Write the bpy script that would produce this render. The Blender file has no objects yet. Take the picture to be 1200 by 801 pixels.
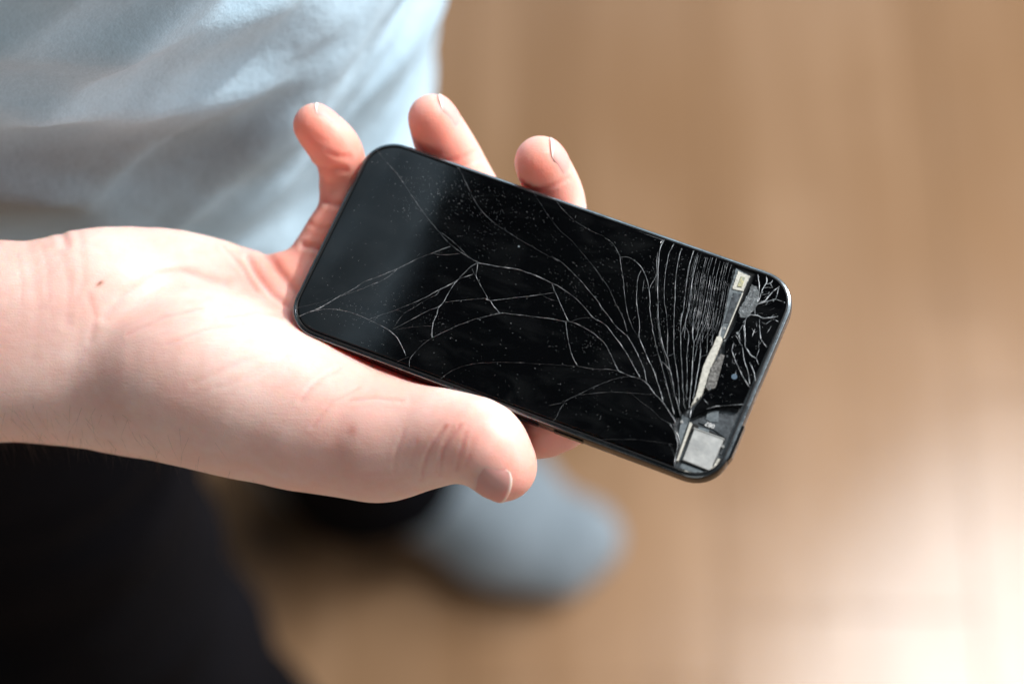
import bpy, bmesh, math, random
import numpy as np
from mathutils import Vector, Matrix

# ------------------------------------------------------------------ camera, world, lamps
scene = bpy.context.scene
COL = scene.collection
PITCH = math.radians(65.0)
D0 = 726.0                                  # mm from the lens to the hand
FPX = 2833.0
CAM_FWD = Vector((0, math.cos(PITCH), -math.sin(PITCH)))
CAM_UP = Vector((0, math.sin(PITCH), math.cos(PITCH)))
HAND_O = Vector((0, 0, 1.05))               # where the hand is held, 1.05 m above the floor
cam_d = bpy.data.cameras.new('camera')
cam_d.lens, cam_d.sensor_width, cam_d.clip_end, cam_d.clip_start = 85.0, 36.0, 100.0, 0.02
cam_d.dof.use_dof, cam_d.dof.aperture_fstop = True, 4.5
cam_d.dof.focus_distance = 0.707
cam = bpy.data.objects.new('camera', cam_d); COL.objects.link(cam)
cam.location = HAND_O - CAM_FWD * (D0 / 1000)
cam.rotation_euler = (math.pi / 2 - PITCH, 0, 0)
scene.camera = cam

world = bpy.data.worlds.new('World'); scene.world = world; world.use_nodes = True
world.node_tree.nodes['Background'].inputs[0].default_value = (0.80, 0.90, 1.0, 1)
world.node_tree.nodes['Background'].inputs[1].default_value = 0.035

def area(name, loc, target, size, power, col, sy=None, shape='RECTANGLE'):
    d = bpy.data.lights.new(name, 'AREA'); d.energy = power; d.color = col; d.shape = shape
    d.size = size; d.size_y = sy or size
    o = bpy.data.objects.new(name, d); COL.objects.link(o); o.location = loc
    o.rotation_euler = (Vector(target) - Vector(loc)).to_track_quat('-Z', 'Y').to_euler()
    return o
SUN_DIR = Vector((0.63, 0.45, 0.60)).normalized()
def spot(name, loc, target, power, col, cone, blend, radius):
    d = bpy.data.lights.new(name, 'SPOT'); d.energy = power; d.color = col
    d.spot_size = math.radians(cone); d.spot_blend = blend; d.shadow_soft_size = radius
    o = bpy.data.objects.new(name, d); COL.objects.link(o); o.location = loc
    o.rotation_euler = (Vector(target) - Vector(loc)).to_track_quat('-Z', 'Y').to_euler()
    return o
spot('window_sun', HAND_O + SUN_DIR * 4.0 + Vector((-.08, .03, 0)), HAND_O + Vector((-.08, .03, 0)), 810, (1.0, 0.955, 0.925), 20, .35, .13)
FLOOR_PATCH = Vector((.50, .20, 0))
spot('floor_patch_spot', FLOOR_PATCH + SUN_DIR * 4.0, FLOOR_PATCH, 520, (0.95, 0.97, 1.0), 12.5, 1.0, .13)  # added spot that brightens this patch of floor
area('window_sky', (2.3, 0.9, 1.6), (0, 0.1, 0.7), 2.4, 88, (0.94, 0.965, 1.0), 1.7)
area('rim_light', (.15, 3.0, 2.2), (0, 0.1, 0.9), 1.5, 14, (0.80, 0.92, 1.0), 1.0)  # added lamp, placed to reflect in the phone's top rim
area('glare_light', (.95, .96, 2.6), (.35, .25, 0), 0.72, 27, (0.90, 0.96, 1.0), 0.72)  # added overhead lamp, mirrored by the floor as glare
area('room_fill', (-0.4, -2.8, 1.6), (0, 0.1, 0.9), 2.0, 24, (1.0, 0.94, 0.88), 1.6)  # added soft fill from behind the camera

scene.view_settings.view_transform = 'Standard'
scene.view_settings.look = 'None'
scene.view_settings.exposure = 0.0
scene.view_settings.gamma = 1.0
scene.render.engine = 'CYCLES'
scene.cycles.use_denoising = True
scene.cycles.max_bounces = 8

# ------------------------------------------------------------------ helpers
def cam2world(P):
    """hand frame in mm (x right, y up the view, z towards the lens) -> world metres"""
    P = np.asarray(P, float)
    R = np.array([[1, 0, 0], list(CAM_UP), list(-CAM_FWD)]).T
    return P @ R.T / 1000.0 + np.array(HAND_O)
def hp(px, py, z):
    d = D0 - z
    return np.array([(px - 600) / FPX * d, (400.5 - py) / FPX * d, z])
def link(name, me, mats, parent=None, label=None, cat=None, group=None, kind=None):
    o = bpy.data.objects.new(name, me); COL.objects.link(o)
    for m in (mats if isinstance(mats, (list, tuple)) else [mats]):
        if m and m.name not in [x.name for x in me.materials]: me.materials.append(m)
    if parent: o.parent = parent
    if label: o['label'] = label
    if cat: o['category'] = cat
    if group: o['group'] = group
    if kind: o['kind'] = kind
    return o
def mesh(name, verts, faces, smooth=False):
    me = bpy.data.meshes.new(name)
    me.from_pydata([tuple(map(float, v)) for v in verts], [], [tuple(map(int, f)) for f in faces])
    me.update()
    if smooth: me.polygons.foreach_set('use_smooth', [True] * len(me.polygons))
    return me
def np_mesh(name, V, Q):
    me = bpy.data.meshes.new(name)
    me.vertices.add(len(V)); me.vertices.foreach_set('co', np.asarray(V, np.float32).ravel())
    me.loops.add(Q.size); me.loops.foreach_set('vertex_index', Q.astype(np.int32).ravel())
    me.polygons.add(len(Q)); me.polygons.foreach_set('loop_start', np.arange(0, Q.size, Q.shape[1], dtype=np.int32))
    me.update(calc_edges=True); me.validate()
    me.polygons.foreach_set('use_smooth', [True] * len(me.polygons))
    return me
def empty(name, loc, label, cat):
    o = bpy.data.objects.new(name, None); COL.objects.link(o); o.location = loc
    o.empty_display_size = .05
    o['label'] = label; o['category'] = cat
    return o

# ------------------------------------------------------------------ materials
def mat(name, col=(.5, .5, .5), rough=.5, metal=0.0, **kw):
    m = bpy.data.materials.new(name); m.use_nodes = True
    b = m.node_tree.nodes['Principled BSDF']
    b.inputs['Base Color'].default_value = (*col, 1); b.inputs['Roughness'].default_value = rough
    b.inputs['Metallic'].default_value = metal
    for k, v in kw.items(): b.inputs[k.replace('_', ' ')].default_value = v
    return m
class NT:
    def __init__(s, m): s.t = m.node_tree; s.b = s.t.nodes['Principled BSDF']
    def n(s, typ, **kw):
        x = s.t.nodes.new(typ)
        for k, v in kw.items():
            if k.startswith('i_'):
                key = k[2:]; x.inputs[int(key) if key.isdigit() else key.replace('_', ' ')].default_value = v
            else: setattr(x, k, v)
        return x
    def l(s, a, b): s.t.links.new(a, b)
    def ramp(s, fac, stops):
        r = s.n('ShaderNodeValToRGB'); e = r.color_ramp.elements
        while len(e) < len(stops): e.new(.5)
        for q, (p, c) in zip(e, stops):
            q.position = p; q.color = (*c, 1) if len(c) == 3 else c
        s.l(fac, r.inputs[0]); return r
    def coord(s, which='Object', scale=(1, 1, 1), rot=(0, 0, 0)):
        c = s.n('ShaderNodeTexCoord'); m = s.n('ShaderNodeMapping')
        m.inputs['Scale'].default_value = scale; m.inputs['Rotation'].default_value = rot
        s.l(c.outputs[which], m.inputs[0]); return m.outputs[0]
    def noise(s, vec, scale, detail=4, rough=.5, dist=0):
        x = s.n('ShaderNodeTexNoise'); x.inputs['Scale'].default_value = scale
        x.inputs['Detail'].default_value = detail; x.inputs['Roughness'].default_value = rough
        x.inputs['Distortion'].default_value = dist
        s.l(vec, x.inputs['Vector']); return x.outputs['Fac']
    def mix(s, fac, a, b, typ='MIX'):
        x = s.n('ShaderNodeMix', data_type='RGBA', blend_type=typ)
        for sock, v in ((x.inputs[0], fac), (x.inputs[6], a), (x.inputs[7], b)):
            if hasattr(v, 'links'): s.l(v, sock)
            elif isinstance(v, (int, float)): sock.default_value = v
            else: sock.default_value = (*v, 1)
        return x.outputs[2]
    def bump(s, h, strength, dist, prev=None):
        x = s.n('ShaderNodeBump'); x.inputs['Strength'].default_value = strength
        x.inputs['Distance'].default_value = dist; s.l(h, x.inputs['Height'])
        if prev: s.l(prev, x.inputs['Normal'])
        return x.outputs[0]

def m_skin():
    m = mat('skin', (.7, .5, .4), .48); k = NT(m); b = k.b
    a = k.n('ShaderNodeAttribute', attribute_name='tone')
    sep = k.n('ShaderNodeSeparateColor'); k.l(a.outputs['Color'], sep.inputs[0])
    v = k.coord()
    n1 = k.noise(v, 55, 5, .6); n2 = k.noise(v, 260, 4, .6)
    base = k.ramp(n1, [(.3, (.80, .550, .485)), (.7, (.86, .640, .575))]).outputs[0]
    base = k.mix(.18, base, k.ramp(n2, [(.35, (.70, .47, .39)), (.65, (.86, .71, .63))]).outputs[0])
    blot = k.noise(v, 24, 3, .55); fine = k.noise(v, 110, 4, .6)
    base = k.mix(k.ramp(blot, [(.42, (0,) * 3), (.70, (.50,) * 3)]).outputs[0], base, (.80, .42, .35))
    base = k.mix(k.ramp(fine, [(.50, (0,) * 3), (.72, (.32,) * 3)]).outputs[0], base, (.72, .38, .31))
    base = k.mix(sep.outputs[0], base, (.86, .27, .19))             # flushed finger pads and joints, with red of light through the fingers painted in
    base = k.mix(sep.outputs[1], base, (.24, .085, .04))            # mole
    base = k.mix(sep.outputs[2], base, (.62, .20, .16))             # crease / sore spot
    k.l(base, b.inputs['Base Color'])
    b.inputs['Subsurface Weight'].default_value = .75
    b.inputs['Subsurface Radius'].default_value = (1.0, .36, .20)
    b.inputs['Subsurface Scale'].default_value = .0075
    b.inputs['Specular IOR Level'].default_value = .38
    vo = k.n('ShaderNodeTexVoronoi', feature='DISTANCE_TO_EDGE'); vo.inputs['Scale'].default_value = 900
    k.l(v, vo.inputs['Vector'])
    vs = k.coord(scale=(1, 5, 5)); lines = k.noise(vs, 190, 3, .6)
    bp = k.bump(vo.outputs['Distance'], .13, .0003)
    bp = k.bump(lines, .14, .0005, bp)
    bp = k.bump(k.noise(v, 420, 5, .65), .09, .0004, bp)
    k.l(bp, b.inputs['Normal'])
    rr = k.ramp(n2, [(.3, (.40,) * 3), (.7, (.56,) * 3)]).outputs[0]; k.l(rr, b.inputs['Roughness'])
    return m
M = {}
M['skin'] = m_skin()
def m_nail():
    m = mat('nail', (.78, .47, .40), .42); k = NT(m)
    a = k.n('ShaderNodeAttribute', attribute_name='tone'); sep = k.n('ShaderNodeSeparateColor'); k.l(a.outputs['Color'], sep.inputs[0])
    base = k.mix(sep.outputs[0], (.80, .36, .32), (.88, .70, .62))
    k.l(base, k.b.inputs['Base Color'])
    k.b.inputs['Specular IOR Level'].default_value = .25
    k.b.inputs['Subsurface Weight'].default_value = .4; k.b.inputs['Subsurface Scale'].default_value = .002
    k.l(k.bump(k.noise(k.coord(), 700, 3), .1, .0003), k.b.inputs['Normal'])
    return m
M['nail'] = m_nail()
M['hair'] = mat('arm_hair', (.09, .05, .03), .5)

def m_cloth(name, c1, c2, weave, rough=.9, sheen=.03, spec=.2):
    m = mat(name, c1, rough); k = NT(m); v = k.coord()
    n = k.noise(v, 9, 4, .55)
    c = k.ramp(n, [(.3, c1), (.7, c2)]).outputs[0]
    c = k.mix(.18, c, k.ramp(k.noise(v, 900, 2), [(.3, tuple(x * .6 for x in c1)), (.7, c2)]).outputs[0])
    k.l(c, k.b.inputs['Base Color'])
    w = k.n('ShaderNodeTexWave', wave_type='BANDS', bands_direction='DIAGONAL'); w.inputs['Scale'].default_value = weave
    w.inputs['Distortion'].default_value = 2; k.l(v, w.inputs['Vector'])
    bp = k.bump(w.outputs['Fac'], .15 if weave else 0, .0008); bp = k.bump(k.noise(v, 60 if weave else 34, 5, .6), .4, .004, bp)
    bp = k.bump(k.noise(v, 1400, 2), .25, .0005, bp)
    k.l(bp, k.b.inputs['Normal'])
    k.b.inputs['Sheen Weight'].default_value = sheen; k.b.inputs['Specular IOR Level'].default_value = spec
    return m
M['shirt'] = m_cloth('shirt_cotton', (.40, .56, .67), (.48, .635, .735), 0)
M['trousers'] = m_cloth('trouser_cotton', (.0035, .0035, .0045), (.006, .006, .008), 380, 1.0, 0, .04)
M['sock'] = m_cloth('sock_knit', (.26, .31, .345), (.32, .37, .41), 300)

def m_wood():
    m = mat('laminate', (.5, .33, .2), .38); k = NT(m)
    gp = k.n('ShaderNodeNewGeometry'); sx = k.n('ShaderNodeSeparateXYZ'); k.l(gp.outputs['Position'], sx.inputs[0])
    # three strips in every board, each strip cut into staves of its own tone
    def mth(op, a, bb):
        x = k.n('ShaderNodeMath', operation=op)
        for s_, v_ in ((x.inputs[0], a), (x.inputs[1], bb)):
            if hasattr(v_, 'links'): k.l(v_, s_)
            else: s_.default_value = v_
        return x.outputs[0]
    strip = mth('FLOOR', mth('DIVIDE', sx.outputs['X'], .0636), 0)
    off = k.n('ShaderNodeTexWhiteNoise', noise_dimensions='1D'); k.l(strip, off.inputs['W'])
    stave = mth('FLOOR', mth('ADD', mth('DIVIDE', sx.outputs['Y'], .43), mth('MULTIPLY', off.outputs['Value'], 7.0)), 0)
    cmb = k.n('ShaderNodeCombineXYZ'); k.l(strip, cmb.inputs[0]); k.l(stave, cmb.inputs[1])
    wn = k.n('ShaderNodeTexWhiteNoise', noise_dimensions='2D'); k.l(cmb.outputs[0], wn.inputs['Vector'])
    tone = k.ramp(wn.outputs['Value'], [(0, (.395, .222, .114)), (.5, (.46, .264, .140)), (1, (.515, .304, .168))]).outputs[0]
    mp = k.n('ShaderNodeMapping'); mp.inputs['Scale'].default_value = (28, 2.2, 1); k.l(gp.outputs['Position'], mp.inputs[0])
    g = k.noise(mp.outputs[0], 3.0, 8, .62, .8)
    mp2 = k.n('ShaderNodeMapping'); mp2.inputs['Scale'].default_value = (11, 1.6, 1); mp2.inputs['Location'].default_value = (3, 1, 0); k.l(gp.outputs['Position'], mp2.inputs[0])
    g2 = k.noise(mp2.outputs[0], 1.6, 4, .6, .6)
    tone = k.mix(k.ramp(g2, [(.35, (.55,) * 3), (.65, (0,) * 3)]).outputs[0], tone, (.33, .17, .075))
    tone = k.mix(k.ramp(g, [(.35, (0,) * 3), (.75, (.40,) * 3)]).outputs[0], tone, (.35, .195, .10))
    k.l(tone, k.b.inputs['Base Color'])
    rr = k.ramp(k.noise(gp.outputs['Position'], 9, 5), [(.3, (.16,) * 3), (.7, (.24,) * 3)]).outputs[0]; k.l(rr, k.b.inputs['Roughness'])
    k.l(k.bump(g, .15, .001), k.b.inputs['Normal'])
    k.b.inputs['Specular IOR Level'].default_value = .55; k.b.inputs['Coat Weight'].default_value = .35
    k.b.inputs['Coat IOR'].default_value = 1.6; k.b.inputs['Coat Roughness'].default_value = .18
    return m
M['wood'] = m_wood()
M['subfloor'] = mat('subfloor', (.12, .08, .05), .9)

def m_glass():
    m = mat('screen_glass', (.0008, .0009, .0012), .06); k = NT(m); v = k.coord(scale=(.001, .001, .001))
    k.b.inputs['IOR'].default_value = 1.5
    n = k.noise(v, 60, 6, .65)
    k.l(k.ramp(n, [(.35, (.05,) * 3), (.75, (.13,) * 3)]).outputs[0], k.b.inputs['Roughness'])
    sm = k.noise(k.coord(scale=(.001, .0025, .001), rot=(0, 0, .5)), 45, 5, .6, 1.2)
    k.l(k.ramp(sm, [(.48, (.0008, .0009, .0012)), (.75, (.0055, .0058, .0062))]).outputs[0], k.b.inputs['Base Color'])
    k.l(k.bump(k.noise(v, 30, 2), .02, .0004), k.b.inputs['Normal'])
    return m
M['glass'] = m_glass()
def m_crack():
    m = mat('crack_glass', (.7, .74, .76), .25); k = NT(m); v = k.coord(scale=(.001, .001, .001))
    n = k.noise(v, 320, 4, .75)
    c = k.ramp(n, [(.36, (.05, .055, .06)), (.52, (.30, .32, .33)), (.70, (.95, .96, .96))]).outputs[0]
    oi = k.n('ShaderNodeObjectInfo')
    k.l(k.mix(1.0, c, oi.outputs['Color'], 'MULTIPLY'), k.b.inputs['Base Color'])
    k.b.inputs['Specular IOR Level'].default_value = .6
    return m
M['crack'] = m_crack()
def m_frost():
    m = mat('crushed_glass', (.35, .38, .4), .35); k = NT(m); v = k.coord(scale=(.001, .001, .001))
    n = k.noise(v, 700, 6, .8)
    k.l(k.ramp(n, [(.38, (.012, .014, .016)), (.55, (.10, .115, .12)), (.66, (.26, .28, .29)), (.76, (.85, .87, .87))]).outputs[0], k.b.inputs['Base Color'])
    k.l(k.bump(n, .8, .0006), k.b.inputs['Normal'])
    return m
M['frost'] = m_frost()
M['dust'] = mat('dust', (.44, .46, .47), .7)
def m_worn(name, c1, c2, rough, metal, sc=900):
    m = mat(name, c1, rough, metal); k = NT(m); v = k.coord(scale=(.001, .001, .001))
    n = k.noise(v, sc, 5, .7)
    k.l(k.ramp(n, [(.35, c1), (.7, c2)]).outputs[0], k.b.inputs['Base Color'])
    k.l(k.bump(n, .3, .0004), k.b.inputs['Normal'])
    k.l(k.ramp(k.noise(v, sc * .4, 4), [(.3, (rough * .7,) * 3), (.7, (min(1, rough * 1.4),) * 3)]).outputs[0], k.b.inputs['Roughness'])
    return m
M['frame'] = m_worn('frame_metal', (.035, .038, .042), (.055, .058, .062), .26, .85, 300)
M['rim'] = m_worn('polished_rim', (.13, .155, .17), (.20, .23, .25), .25, 1.0, 200)
M['gasket'] = mat('black_gasket', (.008, .008, .009), .5)
M['back'] = mat('back_cover', (.02, .02, .022), .3, .3)
M['chassis'] = m_worn('chassis', (.035, .04, .045), (.11, .125, .135), .45, .3)
M['plate'] = m_worn('grey_plate', (.14, .165, .18), (.24, .27, .28), .4, .5)
M['silver'] = m_worn('silver_plate', (.44, .45, .44), (.66, .66, .63), .38, .35, 260)
M['ivory'] = m_worn('ivory_foam', (.42, .41, .36), (.66, .64, .56), .8, 0)
M['gold'] = m_worn('connector', (.27, .30, .27), (.62, .55, .27), .45, .1, 520)
M['black'] = mat('gap_shade', (.004, .004, .004), .8)  # flat black filling gaps and holes in place of their shade
M['dull'] = m_worn('bare_strip', (.07, .065, .06), (.30, .29, .27), .4, .4, 1200)
M['print'] = mat('white_print', (.8, .8, .78), .6)
M['lens'] = mat('lens', (.10, .14, .18), .05)

# ------------------------------------------------------------------ signed-distance modelling
def seg(P, a, b, ra, rb):
    a = np.asarray(a, np.float32); b = np.asarray(b, np.float32); ba = b - a
    h = np.clip(((P - a) @ ba) / float(ba @ ba), 0, 1)
    d = P - a - h[:, None] * ba
    return np.sqrt((d * d).sum(1)) - (ra + (rb - ra) * h)
def smin(a, b, k):
    h = np.clip(.5 + .5 * (b - a) / k, 0, 1)
    return b + (a - b) * h - k * h * (1 - h)
def spline(pts, sub):
    """Catmull-Rom through (point, radius) pairs"""
    if sub < 2: return pts
    A = np.array([np.r_[p, r] for p, r in pts]); out = []
    for k in range(len(A) - 1):
        p0, p1, p2, p3 = A[max(k - 1, 0)], A[k], A[k + 1], A[min(k + 2, len(A) - 1)]
        for u in np.arange(sub) / sub:
            q = .5 * (2 * p1 + (p2 - p0) * u + (2 * p0 - 5 * p1 + 4 * p2 - p3) * u * u + (3 * p1 - p0 - 3 * p2 + p3) * u ** 3)
            out.append((q[:3], q[3]))
    out.append((A[-1][:3], A[-1][3])); return out
def chain(P, pts, k=2.0, box=None, far=30.0):
    d = None
    for (a, ra), (b, rb) in zip(pts[:-1], pts[1:]):
        if box is not None:
            m = max(ra, rb) + far
            if (np.minimum(a, b) - m > box[1]).any() or (np.maximum(a, b) + m < box[0]).any(): continue
        e = seg(P, a, b, ra, rb); d = e if d is None else smin(d, e, k)
    return d if d is not None else np.full(len(P), far, np.float32)
def surface_nets(fn, lo, hi, h, block=12):
    lo = np.asarray(lo, np.float32); n = np.ceil((np.asarray(hi) - lo) / h / block).astype(int) * block
    nb = n // block
    bc = np.stack(np.meshgrid(*[np.arange(q) for q in nb], indexing='ij'), -1).reshape(-1, 3)
    cen = lo + (bc * block + block / 2) * h
    dc = fn(cen.astype(np.float32))
    act = np.abs(dc) < block * h * .5 * 1.7321 * 1.35 + 2 * h
    Vg = np.where(dc > 0, 1.0, -1.0).astype(np.float32).reshape(nb)
    G = np.repeat(np.repeat(np.repeat(Vg, block, 0), block, 1), block, 2).copy()
    loc = np.stack(np.meshgrid(*[np.arange(block)] * 3, indexing='ij'), -1).reshape(-1, 3)
    ab = bc[act]
    for i in range(0, len(ab), 120):
        ids = (ab[i:i + 120, None, :] * block + loc[None]).reshape(-1, 3)
        G[ids[:, 0], ids[:, 1], ids[:, 2]] = fn((lo + ids * h).astype(np.float32))
    S = G < 0
    c = np.zeros(np.array(G.shape) - 1, np.int8)
    for dx in (0, 1):
        for dy in (0, 1):
            for dz in (0, 1):
                c += S[dx:S.shape[0] - 1 + dx, dy:S.shape[1] - 1 + dy, dz:S.shape[2] - 1 + dz]
    cells = np.argwhere((c > 0) & (c < 8))
    idx = -np.ones(c.shape, np.int32); idx[tuple(cells.T)] = np.arange(len(cells))
    acc = np.zeros((len(cells), 3)); cnt = np.zeros(len(cells))
    cor = [np.array((x, y, z)) for x in (0, 1) for y in (0, 1) for z in (0, 1)]
    val = {tuple(q): G[tuple((cells + q).T)] for q in cor}
    for a in cor:
        for ax in range(3):
            if a[ax]: continue
            b = a.copy(); b[ax] = 1
            va, vb = val[tuple(a)], val[tuple(b)]
            s = (va < 0) != (vb < 0); t = np.where(s, va / np.where(s, va - vb, 1), 0)
            p = a + 0 * cells; p = p.astype(float); p[:, ax] += t
            acc[s] += p[s]; cnt[s] += 1
    V = lo + (cells + acc / cnt[:, None]) * h
    Q = []
    for ax in range(3):
        sl0 = [slice(1, -1)] * 3; sl1 = [slice(1, -1)] * 3
        sl0[ax] = slice(0, -1); sl1[ax] = slice(1, None)
        A, B = S[tuple(sl0)], S[tuple(sl1)]
        e = np.argwhere(A != B)
        o = np.ones(3, int); o[ax] = 0; e = e + o
        fl = S[tuple(e.T)]
        u, v = (ax + 1) % 3, (ax + 2) % 3
        def at(du, dv):
            q = e.copy(); q[:, u] += du; q[:, v] += dv
            return idx[tuple(q.T)]
        q = np.stack([at(-1, -1), at(0, -1), at(0, 0), at(-1, 0)], 1)
        q[~fl] = q[~fl][:, ::-1]; Q.append(q)
    Q = np.concatenate(Q); Q = Q[(Q >= 0).all(1)]
    return V, Q
def vnormals(V, Q):
    fn = np.cross(V[Q[:, 2]] - V[Q[:, 0]], V[Q[:, 3]] - V[Q[:, 1]])
    N = np.zeros_like(V)
    for k in range(4): np.add.at(N, Q[:, k], fn)
    return N / np.maximum(np.linalg.norm(N, axis=1, keepdims=True), 1e-9)
def smooth(V, Q, it=3, lam=.5):
    e = np.concatenate([Q[:, [0, 1]], Q[:, [1, 2]], Q[:, [2, 3]], Q[:, [3, 0]]]); deg = np.bincount(e[:, 0], minlength=len(V))
    for _ in range(it):
        A = np.stack([np.bincount(e[:, 0], weights=V[e[:, 1], k], minlength=len(V)) for k in range(3)], 1)
        V = V + lam * (A / np.maximum(deg, 1)[:, None] - V)
    return V
def vnoise(P, seed=0):
    """smooth value noise in [-1,1], vectorised"""
    P = np.asarray(P, float); i = np.floor(P).astype(np.int64); f = P - i; f = f * f * (3 - 2 * f)
    def hsh(q):
        n = (q[:, 0] * 374761393 + q[:, 1] * 668265263 + q[:, 2] * 2147483647 + seed * 974634777) & 0x7fffffff
        n = ((n ^ (n >> 13)) * 1274126177) & 0x7fffffff
        return ((n ^ (n >> 16)) & 0xffff) / 32767.5 - 1
    r = 0
    for x in (0, 1):
        for y in (0, 1):
            for z in (0, 1):
                w = (f[:, 0] if x else 1 - f[:, 0]) * (f[:, 1] if y else 1 - f[:, 1]) * (f[:, 2] if z else 1 - f[:, 2])
                r = r + w * hsh(i + np.array((x, y, z)))
    return r
def fbm(P, oct=4, seed=0):
    r = 0; a = 1.0; P = np.asarray(P, float)
    for o in range(oct): r = r + a * vnoise(P, seed + o); P = P * 2.03 + 7.1; a *= .5
    return r
def polydist(xy, pts):
    d = np.full(len(xy), 1e9); pts = np.asarray(pts, float)
    for a, b in zip(pts[:-1], pts[1:]):
        ba = b - a; h = np.clip(((xy - a) @ ba) / (ba @ ba), 0, 1)
        d = np.minimum(d, np.linalg.norm(xy - a - h[:, None] * ba, axis=1))
    return d

# ------------------------------------------------------------------ floor
def box_mesh(name, sx, sy, sz, bev):
    bm = bmesh.new(); bmesh.ops.create_cube(bm, size=1)
    bmesh.ops.scale(bm, vec=(sx, sy, sz), verts=bm.verts)
    bmesh.ops.bevel(bm, geom=[e for e in bm.edges if all(v.co.z > 0 for v in e.verts)], offset=bev, segments=1, affect='EDGES')
    me = bpy.data.meshes.new(name); bm.to_mesh(me); bm.free(); return me
sub = mesh('floor', [(-3, -3, -.009), (3, -3, -.009), (3, 4, -.009), (-3, 4, -.009)], [(0, 1, 2, 3)])
floor_o = link('floor', sub, M['subfloor'], kind='structure')
pw, pl = .1908, 1.26
plank_me = box_mesh('plank', pw - .0006, pl - .0006, .008, .0007); plank_me.materials.append(M['wood'])
rng = random.Random(3)
for i in range(-9, 10):
    off = rng.uniform(0, pl)
    for j in range(-2, 3):
        o = bpy.data.objects.new('plank', plank_me); COL.objects.link(o); o.parent = floor_o
        o.location = (i * pw + .06, j * pl + off, -.0045 + rng.uniform(-.0001, .0001))

# ------------------------------------------------------------------ person
person = empty('person', (-.17, .22, 0), 'person in pale blue T-shirt and black trousers holding the cracked phone in one hand', 'person')
def wlink(name, me, m, parent, **kw):
    o = link(name, me, m, parent, **kw)
    p = parent; mw = Matrix()
    while p: mw = p.matrix_basis @ mw; p = p.parent
    if parent.parent: mw = Matrix.Translation(person.location)
    o.matrix_parent_inverse = Matrix.Translation(person.location).inverted() if parent is person else Matrix()
    return o
H = lambda px, py, z, r: (hp(px, py, z), r)
# palm: forearm, heel, thenar and hypothenar mounds, metacarpals (r in mm)
PALM = [
    ([H(-880, 372, -17, 34), H(-420, 345, -16, 30), H(-120, 366, -10, 25.5), H(0, 371, -9, 23), H(75, 369, -9, 22.0), H(125, 356, -10, 19.5)], 9),
    ([H(-880, 432, -17, 34), H(-420, 458, -16, 30), H(-120, 436, -12, 24.5), H(0, 431, -11, 22.5), H(70, 437, -11, 22), H(150, 446, -9, 21.8)], 9),
    ([H(112, 350, -12, 20.2), H(185, 338, -17, 18.4), H(250, 342, -19, 16.2), H(306, 355, -18, 13.8)], 9),
    ([H(150, 442, -8, 21.8), H(190, 441, -4, 25.0), H(240, 446, -1, 26.4), H(305, 466, 2, 25.2), H(372, 488, 6, 21.2), H(430, 506, 10, 18.2)], 4.5),
    ([H(140, 422, -12, 16), H(290, 406, -11, 13.5), H(400, 400, -5, 10.6)], 9),
    ([H(130, 400, -12, 16), H(280, 385, -13, 13), H(390, 366, -11, 10.4)], 9),
    ([H(130, 385, -12, 16), H(270, 372, -16, 12), H(382, 340, -14, 9.6)], 8),
    ([H(120, 372, -12, 16), H(260, 362, -18, 11.5), H(346, 331, -14, 8.6)], 6),
    ([H(345, 432, -3, 12), H(400, 452, 1, 8.6), H(440, 484, 8, 9)], 8),
]
FINGERS = {
    'thumb': ([H(372, 490, 4, 20), H(430, 508, 9, 17.6), H(460, 515, 14, 17.0), H(500, 512, 20, 15.0), H(532, 512, 25, 13.1),
               H(566, 521, 29, 12.4), H(588, 546, 30, 10.2)], 9),
    'index': ([H(400, 398, -5, 11), H(440, 428, 1, 9.9), H(520, 462, 8, 9.6), H(606, 497, 13, 9.3), H(655, 494, 15, 8.7), H(722, 448, 13, 7.6)], 5),
    'middle': ([H(390, 366, -11, 10.4), H(500, 352, -5, 9.6), H(612, 338, 0, 9.6), H(645, 287, -6, 8.8), H(655, 245, -10, 8.3), H(645, 214, -6, 8.3), H(634, 190, 0, 7.8)], 5),
    'ring': ([H(382, 340, -14, 9.6), H(480, 300, -11, 9.4), H(575, 280, -8, 9.4), H(556, 232, -14, 8.7), H(540, 202, -18, 8.6), H(521, 170, -15, 8.9), H(507, 139, -9, 7.5)], 5),
    'little': ([H(344, 331, -14, 8.6), H(360, 314, -15, 7.6), H(389, 272, -16, 8.2), H(401, 244, -17, 7.0), H(403, 218, -17, 7.7), H(402, 196, -14, 7.3), H(392, 173, -10, 7.9), H(369, 147, -7, 6.7)], 3),
}
PALM = [(spline(p, 3), k) for p, k in PALM]
FSM = {nm: (spline(p, 3), k) for nm, (p, k) in FINGERS.items()}
def hand_sdf(P):
    box = (P.min(0), P.max(0))
    pal = None
    for pts, k in PALM:
        d = chain(P, pts, .8, box); pal = d if pal is None else smin(pal, d, k)
    out = pal
    for nm, (pts, k) in FSM.items():
        d = chain(P, pts, .8, box); out = np.minimum(out, smin(pal, d, k))
    return out
Vh, Qh = surface_nets(hand_sdf, (-440, -72, -62), (45, 82, 58), .9)
Vh = smooth(Vh, Qh, 4)
Nh = vnormals(Vh, Qh)
pxy = np.stack([600 + FPX * Vh[:, 0] / (D0 - Vh[:, 2]), 400.5 - FPX * Vh[:, 1] / (D0 - Vh[:, 2])], 1)
front = np.clip(Nh[:, 2] * 3 + .6, 0, 1)
disp = .30 * fbm(Vh / 28, 2, 5) + .05 * fbm(Vh / 6.0, 2, 9)
crease_t = np.zeros(len(Vh))
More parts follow.
